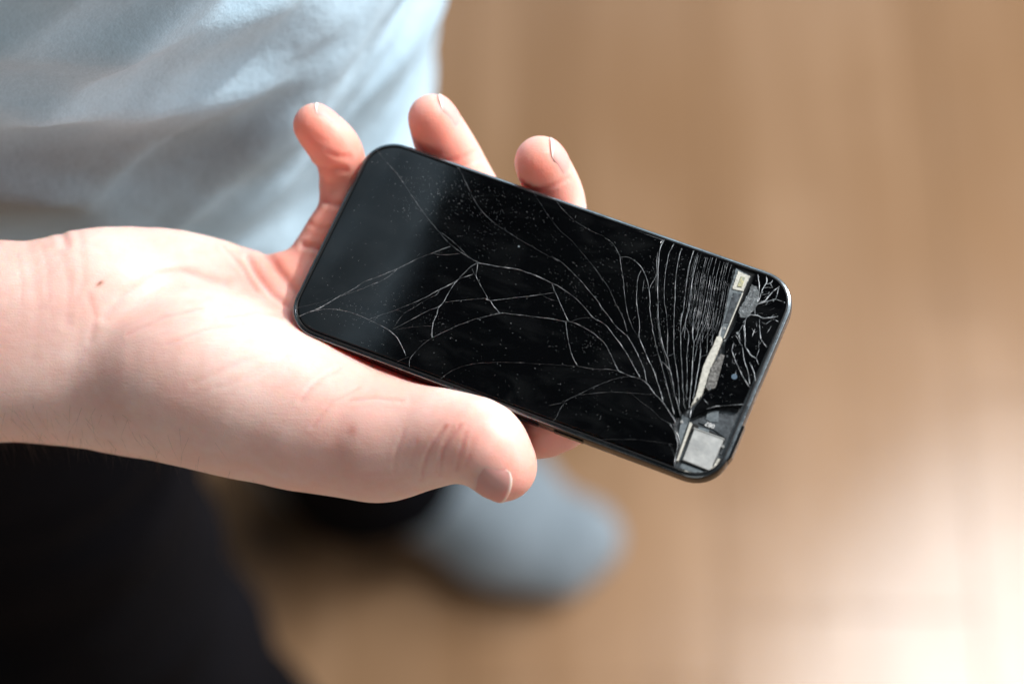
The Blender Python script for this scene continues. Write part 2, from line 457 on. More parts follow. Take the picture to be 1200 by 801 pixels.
def crease(pts, w, depth, tint=.25, only=None):
    """a fold pressed into the skin along a line on the palm side (w px, depth mm)"""
    global disp, crease_t
    d = polydist(pxy + .6 * np.stack([fbm(Vh / 4, 2, 3), fbm(Vh / 4, 2, 4)], 1), pts)
    g = np.exp(-(d / w) ** 2) * front
    disp = disp - depth * g + depth * .35 * np.exp(-((d - 2.4 * w) / (1.3 * w)) ** 2) * front
    crease_t = np.maximum(crease_t, tint * g)
crease([(28, 270), (36, 300), (44, 360), (40, 420)], 5.0, .05, .01)
crease([(66, 266), (74, 300), (82, 335), (78, 380)], 4.0, .11, .04)
crease([(92, 262), (97, 300), (98, 328), (86, 360)], 3.2, .09, .03)
crease([(70, 262), (74, 276), (78, 288)], 4.0, .35, .05)
crease([(122, 372), (146, 345), (185, 321), (215, 318), (250, 330), (266, 333)], 4, .30, .10)
crease([(226, 450), (280, 425), (330, 410), (345, 408)], 3, .14, .04)
crease([(252, 455), (300, 440), (336, 418)], 2.6, .12, .04)
crease([(284, 440), (312, 428), (340, 412)], 2.0, .10, .04)
crease([(312, 298), (326, 318), (340, 334), (352, 346)], 5.0, .9, .22)
crease([(356, 287), (368, 289), (380, 294)], 3.0, .8, .30)
crease([(380, 236), (392, 240), (404, 240)], 2.6, .6, .25)
crease([(369, 195), (385, 200), (405, 200)], 3.0, .5, .22)
crease([(470, 470), (520, 462)], 3, .05, .03)
crease([(540, 498), (528, 512), (519, 530), (515, 556)], 1.8, .30, .24)
crease([(522, 500), (508, 518), (498, 540), (494, 562)], 2.0, .32, .28)
crease([(531, 500), (520, 520), (511, 552)], 1.5, .22, .22)
crease([(546, 506), (541, 525), (535, 550)], 1.6, .2, .2)
crease([(490, 515), (480, 545)], 2.0, .08, .08)
crease([(524, 456), (527, 464), (528, 474)], 1.6, .08, .05)
crease([(400, 556), (450, 556), (500, 553)], 2.0, .08, .05)
for pts, w_, d_ in (([(150, 392), (190, 372), (236, 362)], 2.2, .10), ([(196, 404), (240, 386), (286, 380)], 2.2, .10), ([(262, 372), (300, 366), (332, 372)], 2.4, .12),
                    ([(104, 345), (113, 372), (106, 400)], 3.4, .09), ([(50, 290), (58, 318), (57, 350)], 2.4, .05), ([(22, 300), (27, 330), (26, 356)], 2.4, .03),
                    ([(290, 302), (300, 322), (318, 344), (338, 358)], 2.8, .30), ([(262, 290), (282, 312), (300, 340)], 2.4, .14), ([(410, 470), (440, 466), (470, 470)], 2.0, .10),
                    ([(352, 470), (372, 446), (398, 432)], 2.4, .14), ([(366, 500), (390, 470), (420, 455)], 2.2, .10), ([(556, 512), (552, 528), (546, 546)], 1.5, .10),
                    ([(474, 505), (464, 530), (462, 552)], 1.8, .09), ([(360, 150), (372, 160), (384, 166)], 1.8, .06), ([(383, 178), (396, 184), (410, 184)], 2.2, .22),
                    ([(520, 190), (540, 186), (560, 176)], 2.0, .14), ([(628, 222), (648, 218), (668, 208)], 2.0, .14), ([(362, 262), (376, 268), (392, 268)], 2.2, .14)):
    crease(pts, w_, d_ * 1.6, .14)
for x0 in range(140, 330, 17):            # fine diagonal lines over the ball of the thumb
    crease([(x0, 360 + (x0 % 5) * 4), (x0 + 18, 344 + (x0 % 7) * 3), (x0 + 42, 335 + (x0 % 3) * 5)], 1.8, .03, .01)
Vh = Vh + Nh * disp[:, None]
# skin tone: flushed pads and joints with painted translucent glow, mole, sore spot
flush_glow = np.zeros(len(Vh))
def blush_glow(px, py, z, r, a):
    global flush_glow
    d = np.linalg.norm(Vh - hp(px, py, z), axis=1); flush_glow = np.maximum(flush_glow, a * np.exp(-(d / r) ** 2))
blush_glow(354, 168, 0, 16, .92); blush_glow(388, 190, -6, 16, .85); blush_glow(385, 262, -8, 18, .85); blush_glow(340, 302, -4, 15, .75)
blush_glow(497, 165, -3, 15, .92); blush_glow(530, 182, -5, 15, .75); blush_glow(628, 208, 7, 15, .9); blush_glow(655, 222, 5, 14, .65)
blush_glow(545, 500, 40, 14, .42); blush_glow(612, 548, 36, 15, .5); blush_glow(470, 440, 12, 20, .55); blush_glow(645, 515, 20, 18, .45); blush_glow(350, 335, 0, 14, .5)
blush_glow(335, 345, -2, 16, .35); blush_glow(420, 505, 28, 14, .15)
flush_glow = np.clip(flush_glow + .06 * fbm(Vh / 9, 3, 21), 0, 1)
mole = np.exp(-((pxy[:, 0] - 117) / 4.2) ** 2 - ((pxy[:, 1] - 332 + .45 * (pxy[:, 0] - 117)) / 2.4) ** 2) * (Nh[:, 2] > 0)
sore = np.exp(-((pxy[:, 0] - 413) ** 2 + (pxy[:, 1] - 505) ** 2) / 5.5 ** 2) * .55 * (Nh[:, 2] > 0)
Wh = cam2world(Vh)
# elbow and upper arm, out of view to the left, in the same mesh
def arm_sdf(P):
    return chain(P, [((-.386, .012, 1.045), .0345), ((-.365, .040, 1.15), .045), ((-.29, .075, 1.30), .050)], .01)
Va, Qa = surface_nets(arm_sdf, (-.45, -.06, .96), (-.18, .15, 1.37), .005)
tone = np.stack([flush_glow, np.clip(mole, 0, 1), np.clip(np.maximum(crease_t, sore), 0, 1), np.ones(len(Vh))], 1)
body_me = np_mesh('body', np.concatenate([Wh, Va]), np.concatenate([Qh, Qa + len(Wh)]))
ca = body_me.color_attributes.new('tone', 'FLOAT_COLOR', 'POINT')
ca.data.foreach_set('color', np.concatenate([tone, np.tile([0, 0, 0, 1.0], (len(Va), 1))]).astype(np.float32).ravel())
body = wlink('body', body_me, M['skin'], person, label='pale right hand and forearm cradling the phone, palm up')

# nails: curved plates around each fingertip axis
def nail(center, axis, normal, width_deg, length, lift=.10, label=None):
    """plate that follows the fingertip: embedded at the cuticle and side folds, free at the end"""
    c0 = np.asarray(center, float); a = np.asarray(axis, float); a /= np.linalg.norm(a)
    n = np.asarray(normal, float); n = n - a * (n @ a); n /= np.linalg.norm(n); b = np.cross(a, n)
    NS, NT_ = 22, 18; S, T = np.meshgrid(np.linspace(0, 1, NS + 1), np.linspace(-1, 1, NT_ + 1), indexing='ij')
    back = 1 - np.sqrt(np.clip(1 - np.abs(T) ** 2.4, 0, 1))
    X = length * (S - .5) + length * .20 * back * (1 - S) ** 1.5 - length * .30 * back * S ** 3
    PH = np.radians(width_deg) * T
    D = (np.cos(PH)[..., None] * n + np.sin(PH)[..., None] * b).reshape(-1, 3)
    O = (c0 + X[..., None] * a).reshape(-1, 3)
    lo_, hi_ = np.zeros(len(O)), np.full(len(O), 24.0)
    for _ in range(18):
        mid = (lo_ + hi_) / 2; ins = hand_sdf((O + D * mid[:, None]).astype(np.float32)) < 0
        lo_ = np.where(ins, mid, lo_); hi_ = np.where(ins, hi_, mid)
    rad = lo_.reshape(S.shape)
    k = int(NS * .55)                                     # towards the free end the plate runs straight on
    slope = (rad[k] - rad[k - 5]) / 5
    for i in range(k, NS + 1): rad[i] = .68 * rad[i] + .32 * np.maximum(rad[i], rad[k] + slope * (i - k) * 1.25)
    edge = np.maximum(np.abs(T) ** 6, (1 - S) ** 8)
    rad = rad + lift - edge * .45 * (1 - .6 * S ** 3)
    top = (O.reshape(*S.shape, 3) + rad[..., None] * D.reshape(*S.shape, 3)).reshape(-1, 3)
    bot = top - .30 * D
    tone = np.where(S > .93, 1.0, np.where(S < .2, .25 * (1 - S / .2), 0)).ravel()
    w = NT_ + 1; o = len(top); Fc = []
    for i in range(NS):
        for j in range(NT_):
            q_ = i * w + j; Fc += [(q_, q_ + w, q_ + w + 1, q_ + 1), (q_ + o, q_ + 1 + o, q_ + w + 1 + o, q_ + w + o)]
    for i in range(NS):
        for j in (0, NT_):
            q_ = i * w + j; Fc.append((q_, q_ + w, q_ + w + o, q_ + o))
    for j in range(NT_):
        for i in (0, NS):
            q_ = i * w + j; Fc.append((q_, q_ + 1, q_ + 1 + o, q_ + o))
    me = mesh('nail', cam2world(np.concatenate([top, bot])), Fc, True)
    bm = bmesh.new(); bm.from_mesh(me); bmesh.ops.recalc_face_normals(bm, faces=bm.faces); bm.to_mesh(me); bm.free()
    cc = me.color_attributes.new('tone', 'FLOAT_COLOR', 'POINT'); tt = np.concatenate([tone, tone])
    cc.data.foreach_set('color', np.stack([tt, 0 * tt, 0 * tt, 1 + 0 * tt], 1).astype(np.float32).ravel())
    return wlink('nail', me, M['nail'], body, label=label)
F = FINGERS
def fa(nm): return F[nm][0][-1][0] - F[nm][0][-2][0]
nail(hp(582, 541, 31), (.95, -.33, -.05), (.12, -.76, .62), 44, 12.0, label='thumb nail with pale free edge')
nail(F['ring'][0][-1][0] + .10 * fa('ring'), fa('ring'), (.80, .50, .30), 46, 11.0, .12)
nail(F['middle'][0][-1][0] + .12 * fa('middle'), fa('middle'), (.95, .22, .18), 46, 10.5, .12)
nail(F['little'][0][-1][0] + .08 * fa('little'), fa('little'), (.50, .76, .36), 46, 9.0, .12)

# forearm hair along the lower edge of the wrist
rng = random.Random(11)
cand = np.where((pxy[:, 0] > -60) & (pxy[:, 0] < 300) & (Nh[:, 1] < -.35) & (Nh[:, 2] > -.75))[0]
hv, hf = [], []
for _ in range(420):
    i = cand[rng.randrange(len(cand))]
    if rng.random() < (pxy[i, 0] - 30) / 320: continue
    p = Vh[i]; nrm = Nh[i]
    dr = nrm * .55 + np.array([rng.uniform(-.2, 1.0), -.25 + rng.uniform(-.4, .3), rng.uniform(-.5, .3)])
    dr /= np.linalg.norm(dr); ln = rng.uniform(3, 8); rad = .035
    side = np.cross(dr, nrm); side /= max(np.linalg.norm(side), 1e-6)
    base = len(hv); curl = np.array([rng.uniform(-.3, .5), -.25, 0])
    for s in range(5):
        t = s / 4; c = p + dr * ln * t + curl * ln * t * t * .5 - nrm * .2
        r = rad * (1 - .8 * t)
        for q in range(3):
            an = q * 2.094; hv.append(c + r * (math.cos(an) * side + math.sin(an) * nrm))
    for s in range(4):
        for q in range(3):
            a = base + s * 3 + q; b = base + s * 3 + (q + 1) % 3; hf.append((a, b, b + 3, a + 3))
wlink('arm_hair', mesh('arm_hair', cam2world(np.array(hv)), hf, True), M['hair'], body, kind='stuff')

# --- T-shirt: a draped tube with sleeves
def shirt():
    nt, nz = 220, 170; V = []; Q = []
    z0, z1 = .735, 1.45
    th = np.linspace(0, 2 * np.pi, nt, endpoint=False)
    TH, ZZ = np.meshgrid(th, np.linspace(0, 1, nz)); zb = .792 - .055 * np.sin(TH) - .030 * np.abs(np.cos(TH)); z = zb + (z1 - zb) * ZZ
    def prof(xs, ys): return np.interp(z, xs, ys)
    a = prof([.73, .85, 1.0, 1.15, 1.30, 1.40, 1.45], [.116, .124, .134, .132, .124, .100, .060])
    b = prof([.73, .85, 1.0, 1.15, 1.30, 1.40, 1.45], [.178, .172, .162, .165, .185, .165, .075])
    c, s = np.cos(TH), np.sin(TH)
    e = .86
    X = -.168 - .07 * np.clip((z - 1.15) / .3, 0, 1) + a * np.sign(c) * np.abs(c) ** e; Y = .235 + b * np.sign(s) * np.abs(s) ** e
    nx, ny = c / a, s / b; nn = np.hypot(nx, ny); nx /= nn; ny /= nn
    P = np.stack([TH * .16 * np.cos(0), z, 0 * z], -1).reshape(-1, 3)
    arc = np.stack([X, Y, z], -1).reshape(-1, 3)
    # long diagonal pulls from the waist plus softer crumples
    def fold(scale, ang, stretch, seed, pw=1.0):
        u = np.cos(ang) * (X + Y * .3) + np.sin(ang) * z; v = -np.sin(ang) * (X + Y * .3) + np.cos(ang) * z
        q = np.stack([u / stretch, v / scale, Y * 3], -1).reshape(-1, 3)
        q = q + .35 * fbm(arc * 7, 2, seed + 50)[:, None]
        n = fbm(q, 2, seed).reshape(X.shape); return 1 - np.abs(n) * 1.6
    d = .0070 * fold(.060, .62, .24, 2) + .0050 * fold(.034, .40, .20, 6) + .0050 * fold(.045, -.5, .16, 9) + .0022 * fold(.018, .75, .08, 12)
    hem = np.clip((z - zb) / .12, 0, 1); d = d + (1 - hem) * .004 * np.sin(TH * 7 + 2 * np.sin(TH * 2))
    V = np.stack([X + nx * d, Y + ny * d, z + .004 * np.sin(TH * 3)], -1).reshape(-1, 3)
    i, j = np.meshgrid(np.arange(nz - 1), np.arange(nt), indexing='ij'); j2 = (j + 1) % nt
    Q = np.stack([i * nt + j, i * nt + j2, (i + 1) * nt + j2, (i + 1) * nt + j], -1).reshape(-1, 4)
    # sleeves
    for p0, p1, r0, r1 in (((-.25, .085, 1.375), (-.36, .05, 1.14), .082, .070), ((-.25, .395, 1.375), (-.30, .47, 1.14), .082, .072)):
        p0, p1 = np.array(p0), np.array(p1); ax = (p1 - p0) / np.linalg.norm(p1 - p0)
        sd = np.cross(ax, (0, 1, 0)); sd /= np.linalg.norm(sd); up = np.cross(sd, ax); base = len(V); m, n_ = 40, 48
        tt = np.linspace(-.12, 1, m); pts = []
        for t in tt:
            r = r0 + (r1 - r0) * t - (.03 if t < 0 else 0)
            for q in range(n_):
                an = q / n_ * 2 * np.pi; pts.append(p0 + (p1 - p0) * t + r * (np.cos(an) * sd + np.sin(an) * up))
        pts = np.array(pts); dn = .008 * fbm(pts * np.array((14, 14, 26)), 3, 31); cc = p0 + ((pts - p0) @ ax)[:, None] * ax
        rd = pts - cc; rd /= np.linalg.norm(rd, axis=1, keepdims=True); V = np.concatenate([V, pts + rd * dn[:, None]])
        i, j = np.meshgrid(np.arange(m - 1), np.arange(n_), indexing='ij'); j2 = (j + 1) % n_
        Q = np.concatenate([Q, base + np.stack([i * n_ + j, (i + 1) * n_ + j, (i + 1) * n_ + j2, i * n_ + j2], -1).reshape(-1, 4)])
    return np_mesh('t_shirt', V, Q)
wlink('t_shirt', shirt(), M['shirt'], person, label='pale blue cotton T-shirt with soft folds')

# --- trousers: pelvis and two loose legs as one garment
def trousers_sdf(P):
    def leg(hipx, hipy, kx, ky, fx, fy):
        return chain(P, [((hipx, hipy, .84), .086), ((kx, ky, .50), .080), ((fx, fy, .085), .063)], .03)
    d = smin(leg(-.235, .165, -.248, .135, -.186, .125), leg(-.175, .305, -.160, .350, -.106, .364), .02)
    d = smin(d, chain(P, [((-.165, .20, .92), .095), ((-.165, .28, .92), .095)], .02), .04)
    cut = np.maximum(d, .060 - P[:, 2])
    return cut - .007 * fbm(P * np.array((9, 9, 17)), 3, 40) - .006 * (1 - np.abs(fbm(P * np.array((6, 6, 22)), 2, 44)))
Vt, Qt = surface_nets(trousers_sdf, (-.36, -.02, 0), (.02, .47, 1.09), .008)
Vt = smooth(Vt, Qt, 2)
wlink('trousers', np_mesh('trousers', Vt, Qt), M['trousers'], person, label='loose black trousers with full-length legs')

# --- socks
def sock_sdf(P):
    foot = chain(P, [((-.085, 0, .045), .036), ((-.03, .0, .052), .040), ((.055, .0, .036), .036), ((.125, .004, .030), .030)], .03)
    ball = chain(P, [((.085, -.018, .030), .030), ((.075, .024, .030), .031)], .02)
    foot = smin(foot, ball, .03)
    toe = chain(P, [((.125, -.018, .024), .023), ((.140, .010, .022), .021)], .02); foot = smin(foot, toe, .025)
    ank = chain(P, [((-.065, 0, .05), .040), ((-.06, 0, .15), .040)], .02)
    d = smin(foot, ank, .035)
    return np.maximum(d, .0025 - P[:, 2]) - .0012 * fbm(P * 45, 3, 60)
Vs_, Qs_ = surface_nets(sock_sdf, (-.15, -.07, -.01), (.19, .08, .22), .004)
Vs_ = smooth(Vs_, Qs_, 2)
sock_me = np_mesh('sock', Vs_, Qs_)
for (sx, sy, an, lab) in ((-.078, .354, -.33, 'pale grey sock on the foot standing beyond the hand'), (-.150, .118, -.10, 'pale grey sock on the nearer foot')):
    o = wlink('sock', sock_me, M['sock'], person, label=lab)
    o.location = (sx, sy, 0); o.rotation_euler = (0, 0, an)

# ------------------------------------------------------------------ cracked phone (local frame in mm on the glass plane)
PR = Matrix(((0.91007, 0.3982, -0.11492), (-0.33358, 0.86832, 0.36708), (0.24596, -0.29574, 0.92306)))
PT = (7.843, 11.274, 18.605)
CB = Matrix((Vector((1, 0, 0)), CAM_UP, -CAM_FWD)).transposed()
phone = empty('phone', tuple(cam2world(np.array([PT]))[0]), 'black smartphone with shattered screen, its cracked corner showing bare metal, held in the hand', 'phone')
phone.rotation_mode = 'QUATERNION'; phone.rotation_quaternion = (CB @ PR).to_quaternion()
phone.scale = (.001, .001, .001)
PL, PW_, RC = 138.3, 67.1, 10.8
def outline(ins, n=14):
    r = RC - ins; hx, hy = PL / 2 - ins, PW_ / 2 - ins; pts = []
    for cx, cy, a0 in ((hx - r, hy - r, 0), (-hx + r, hy - r, 90), (-hx + r, -hy + r, 180), (hx - r, -hy + r, 270)):
        for i in range(n + 1):
            t = math.radians(a0 + 90 * i / n); c, s = math.cos(t), math.sin(t)
            e = .94
            pts.append((cx + r * math.copysign(abs(c) ** e, c), cy + r * math.copysign(abs(s) ** e, s)))
    return pts
def sweep(name, prof, m, closed=False, parent=phone, **kw):
    rings = [outline(i) for i, z in prof]; n = len(rings[0]); V = []; F = []
    for r, (i, z) in zip(rings, prof): V += [(x, y, z) for x, y in r]
    for k in range(len(prof) - (0 if closed else 1)):
        k2 = (k + 1) % len(prof)
        for j in range(n):
            j2 = (j + 1) % n; F.append((k * n + j, k * n + j2, k2 * n + j2, k2 * n + j))
    me = mesh(name, V, F, True)
    return link(name, me, m, parent, **kw)
def P2(s): return [tuple(map(float, q.split(','))) for q in s.split()]
def slab(name, pts, z0, z1, m, parent=phone, bev=0.0, seg=2, **kw):
    bm = bmesh.new(); vs = [bm.verts.new((x, y, z1)) for x, y in pts]
    f = bm.faces.new(vs)
    if f.normal.z < 0: f.normal_flip()
    f.normal_update()
    if f.normal.z < 0: f.normal_flip()
    top_edges = list(f.edges)
    r = bmesh.ops.extrude_face_region(bm, geom=[f], use_keep_orig=True)
    for v in r['geom']:
        if isinstance(v, bmesh.types.BMVert): v.co.z = z0
    if bev: bmesh.ops.bevel(bm, geom=[e for e in bm.edges if all(abs(v.co.z - z1) < 1e-6 for v in e.verts)], offset=bev, segments=seg, affect='EDGES')
    bmesh.ops.recalc_face_normals(bm, faces=bm.faces)
    if seg > 2:
        for f_ in bm.faces: f_.smooth = len(f_.verts) == 4
    me = bpy.data.meshes.new(name); bm.to_mesh(me); bm.free()
    return link(name, me, m, parent, **kw)
def jag(pts, amp=.09, step=.45, seed=1, open_=False):
    r_ = random.Random(seed); out = []
    for a, b in (zip(pts, pts[1:]) if open_ else zip(pts, pts[1:] + pts[:1])):
        n = max(1, int(math.dist(a, b) / step))
        for i in range(n):
            t = i / n; out.append((a[0] + (b[0] - a[0]) * t + r_.uniform(-amp, amp), a[1] + (b[1] - a[1]) * t + r_.uniform(-amp, amp)))
    return out
fr = sweep('frame', [(1.9, -7.1), (.95, -6.95), (.35, -6.45), (.06, -5.7), (0, -4.8), (0, -2.3), (.05, -1.6), (.22, -1.05)], M['frame'])
sweep('rim', [(.22, -1.05), (.36, -.80), (.40, -.775), (.44, -.755), (.93, -.505), (.97, -.49), (1.0, -.50), (1.01, -1.2)], M['rim'], parent=fr)
sweep('gasket', [(1.01, -1.2), (1.08, -1.1), (1.14, -.50), (1.24, -.36), (1.42, -.36), (1.52, -.9), (1.53, -1.7)], M['gasket'])
slab('back_cover', outline(1.9), -7.25, -7.0, M['back'])
slab('chassis', outline(1.53), -6.9, -1.75, M['chassis'])
# antenna bands and the small keys let into the frame
for bx, by, w in ((-56.9, -33.55, 1.1), (-56.9, 33.55, 1.1), (56.9, 33.55, 1.1)):
    slab('antenna_band', [(bx - w / 2, by - .06), (bx + w / 2, by - .06), (bx + w / 2, by + .06), (bx - w / 2, by + .06)], -6.2, -1.5, M['plate'], parent=fr)
for x0, x1 in ((5, 14), (19, 28)):
    slab('side_key', [(x0, -34.0), (x1, -34.0), (x1, -33.3), (x0, -33.3)], -4.6, -2.6, M['frame'], parent=fr, bev=.2)
slab('end_clip', [(68.6, -13.4), (69.75, -13.2), (69.75, -23.0), (69.2, -24.6), (68.6, -24.6)], -4.6, -1.0, M['frame'], parent=fr, bev=.25)

GI = 1.62
ol = outline(GI)
L14 = P2("26.54,31.9 26.41,28.74 27.39,25.03 28.94,21.26 30.91,16.22 33.05,11.28 34.91,7.41 37.72,2.50 40.58,-1.22 42.67,-4.37 44.35,-6.53 47.24,-11.02 49.53,-14.04 51.47,-17.86")
MEND = P2("51.47,-20.42 53.26,-22.57 54.88,-25.25 55.64,-29.54 55.83,-31.9")
left = [p for p in ol if p[0] < 20]                      # ccw: top-left corner, bottom-left corner
main = [(26.54, PW_ / 2 - GI)] + left + [(55.83, -PW_ / 2 + GI)] + MEND[::-1] + L14[::-1][:-1] 
glass = slab('screen_glass', main, -1.1, 0, M['glass'], bev=.55, seg=4, label='large piece of black screen glass crossed by cracks')
lines = [L14,
    P2("31.61,31.9 32.76,27.06 33.84,23.12 35.14,19.27 37.08,14.25 38.46,10.48 41.06,3.78 42.68,0.15 45.04,-4.02 47.39,-8.16 48.69,-11.02 49.98,-13.87 51.80,-17.05"),
    P2("35.73,31.9 36.41,26.70 37.47,22.76 38.43,19.08 39.69,14.68 40.41,10.94 42.40,5.72 44.71,0.37 47.02,-4.66 48.02,-6.80 49.94,-10.54 51.43,-13.86 52.46,-15.13"),
    P2("41.11,31.9 42.24,24.86 42.87,19.34 43.22,15.17 44.15,11.23 46.03,6.26 46.96,4.63 48.71,-0.35 50.94,-6.51 51.38,-8.58 52.43,-11.80 52.93,-14.67"),
    P2("48.55,31.9 49.89,25.75 51.32,18.83 52.58,13.03 52.35,8.97 52.29,5.83 52.08,2.22 52.04,-0.95 52.53,-3.94 53.20,-7.88 53.41,-10.86 53.42,-13.92")]
def resample(pts, n):
    p = np.array(pts); s = np.r_[0, np.cumsum(np.linalg.norm(np.diff(p, axis=0), axis=1))]
    t = np.linspace(0, s[-1], n); return np.stack([np.interp(t, s, p[:, 0]), np.interp(t, s, p[:, 1])], 1)
rng = random.Random(5)
def lerp_line(a, b, t): return [tuple(q) for q in resample(a, 18) * (1 - t) + resample(b, 18) * t]
sl = [lines[0], lines[1], lines[2], lerp_line(lines[2], lines[3], .5), lines[3]] + [lerp_line(lines[3], lines[4], t) for t in (.2, .4, .6, .8)] + [lines[4]]
for a, b in zip(sl[:-1], sl[1:]):
    A, B = resample(a, 18), resample(b, 18); d = (B - A) * .012
    pts = [tuple(q) for q in A + d] + [tuple(q) for q in (B - d)[::-1]]
    o = slab('glass_sliver', pts, -1.1, 0, M['glass'], bev=.07)
    cen = np.array(pts).mean(0); ax = (A[-1] - A[0]); ax /= np.linalg.norm(ax)
    rotm = Matrix.Translation((*cen, 0)) @ Matrix.Rotation(math.radians(rng.uniform(-.8, .8)), 4, Vector((ax[0], ax[1], 0))) @ Matrix.Translation((-cen[0], -cen[1], 0))
    o.matrix_basis = Matrix.Translation((0, 0, rng.uniform(-.05, -.01))) @ rotm
# shards left in the far corner
right = [p for p in ol if p[0] > 58 and p[1] > -8.5]     # ccw from lower right up round the corner
inner = P2("55.61,31.9 55.75,25.34 55.69,21.73 55.12,19.02 55.95,16.49 55.87,12.55 55.42,9.54 55.43,7.89 56.28,5.10 58.09,-5.99 55.72,-8.58 54.68,-13.16 54.81,-16.71 57.53,-13.72 60.80,-10.78 64.14,-9.35 67.4,-8.87")
r0 = [p for p in ol if p[0] > 58 and p[1] > 0]
corner = r0 + inner + []
cg = slab('corner_glass', r0 + jag(inner, .10, open_=True), -1.1, -.02, M['glass'], bev=.1, label='crazed piece of glass left in the broken corner')
# bare innards
slab('bracket', jag(P2("49.40,31.3 54.41,30.40 54.03,24.68 54.16,9.41 52.69,8.14 50.52,19.76"), 0.06), -1.8, -1.0, M['plate'], bev=.15)
slab('connector', jag(P2("50.39,30.49 54.18,30.24 54.10,25.00 50.78,24.52"), 0.10), -1.0, -.75, M['ivory'], bev=.1)
slab('connector_pin', P2("51.8,29.3 53.1,29.2 53.3,26.0 51.9,25.8"), -.75, -.55, M['gold'], bev=.1)
slab('gap_shade_strip', P2("54.41,30.40 55.40,30.41 55.42,21.99 55.26,14.09 54.52,8.49 54.16,9.41 54.03,24.68"), -1.75, -1.2, M['black'])  # dark filler standing in for the shade in the open gap
slab('gap_shade_strip', P2("48.9,31.85 55.6,31.85 55.4,30.5 54.2,30.5 49.5,31.4"), -1.75, -1.1, M['black'])  # same shade filler along the top edge
slab('bracket_edge', P2("54.0,24.6 54.35,24.6 54.55,9.6 54.2,9.3"), -1.0, -.7, M['ivory'])
slab('ivory_strip', jag(P2("52.31,9.03 53.05,9.67 54.13,9.02 54.35,5.57 54.27,1.67 54.56,-3.13 54.93,-6.48 54.89,-9.64 53.92,-12.10 53.41,-13.69 53.43,-10.90 53.18,-7.86 52.57,-3.90 52.04,-0.95 52.07,2.23 52.27,5.83"), 0.10), -1.7, -.25, M['ivory'], bev=.12)
slab('bare_strip', jag(P2("54.44,-0.37 55.41,4.57 56.80,4.40 56.86,3.02 57.88,-5.69 56.26,-7.36 55.05,-6.79"), 0.12), -1.7, .03, M['dull'], bev=.1)
slab('crushed_glass', jag(P2("55.83,27.6 57.44,27.47 58.72,26.24 59.86,22.66 59.30,20.74 58.44,17.56 56.61,16.86 55.2,18.31 55.6,22.67"), 0.22), -.6, .05, M['frost'], parent=cg, bev=.05)
slab('metal_square', P2("56.79,-19.24 65.71,-19.17 65.53,-29.39 57.20,-29.09"), -1.8, -.7, M['silver'], bev=.12)
slab('black_recess', P2("55.37,-17.51 61.11,-17.94 65.23,-18.41 65.9,-19.3 65.9,-20.0 56.3,-20.2 55.9,-29.2 57.1,-30.0 57.1,-29.2 55.6,-30.2 55.1,-24 55.2,-19"), -1.76, -1.68, M['black'])
slab('tab', P2("57.58,-18.09 60.76,-17.96 60.91,-18.77 57.72,-18.88"), -1.7, -1.0, M['plate'], bev=.1)
slab('thin_bar', P2("54.82,-17.92 55.57,-18.00 56.10,-29.90 55.64,-30.08"), -1.7, -.5, M['ivory'], bev=.08)
slab('grey_plate', P2("51.83,-16.48 54.36,-16.89 55.2,-29.06 55.1,-30.75 54.0,-26.87 53.00,-21.77"), -1.8, -1.15, M['plate'], bev=.08)
slab('adhesive', jag(P2("55.88,-32.0 59.97,-31.6 63.13,-31.4 64.48,-29.43 65.9,-27.63 66.2,-24.88 66.9,-24.96 66.7,-28.04 65.53,-30.3 63.40,-31.9 60.43,-32.3 56.30,-32.3"), 0.10), -1.8, -1.2, M['ivory'], bev=.1)
slab('grey_plate', P2("57.2,-30.0 65.0,-29.9 64.0,-31.0 60.0,-31.5 57.0,-31.5"), -1.78, -1.35, M['plate'], bev=.08)
slab('grey_plate', P2("57.0,-16.9 61.0,-12.6 66.2,-11.4 66.6,-18.4 66.6,-23.5 66.1,-23.5 66.1,-18.6 61.5,-17.2"), -1.78, -1.4, M['chassis'], bev=.08)
slab('screw_hole', [(62.6 + .4 * math.cos(a * .6283), -31.1 + .4 * math.sin(a * .6283)) for a in range(10)], -1.34, -1.15, M['black'])
def disc(name, x, y, r, z0, z1, m, parent=phone, n=20, bev=.2): return slab(name, [(x + r * math.cos(2 * math.pi * i / n), y + r * math.sin(2 * math.pi * i / n)) for i in range(n)], z0, z1, m, parent, bev)
for x, y in ((66.2, -21.2), (52.6, -18.6), (53.3, 12.4), (52.0, 22.4)):
    sc = disc('screw', x, y, .42, -1.3, -.85, M['silver'], n=14, bev=.1)
    slab('screw_slot', [(x - .25, y - .06), (x + .25, y - .06), (x + .25, y + .06), (x - .25, y + .06)], -.9, -.83, M['black'], parent=sc)
slab('flex_cable', P2("58.2,-12.9 61.2,-11.4 62.2,-14.8 60.2,-15.6 58.6,-15.3"), -1.5, -1.25, M['plate'], bev=.06)
slab('shield_edge', P2("56.6,-19.0 65.9,-18.95 65.9,-19.2 56.6,-19.3"), -1.7, -.55, M['silver'], bev=.04)
slab('bracket_lip', P2("50.6,20.0 51.0,20.1 53.2,9.0 52.8,8.7"), -1.0, -.6, M['silver'], bev=.05)
slab('bracket_step', P2("51.6,23.6 53.7,23.9 53.9,14.5 52.6,14.0"), -1.0, -.82, M['chassis'], bev=.06)
cv = bpy.data.curves.new('print', 'FONT'); cv.body = '087'; cv.size = 1.9; cv.extrude = .02; cv.align_x = 'CENTER'; cv.align_y = 'CENTER'
tmp = bpy.data.objects.new('print_tmp', cv); COL.objects.link(tmp)
bpy.context.view_layer.update()
tme = bpy.data.meshes.new_from_object(tmp.evaluated_get(bpy.context.evaluated_depsgraph_get())); bpy.data.objects.remove(tmp)
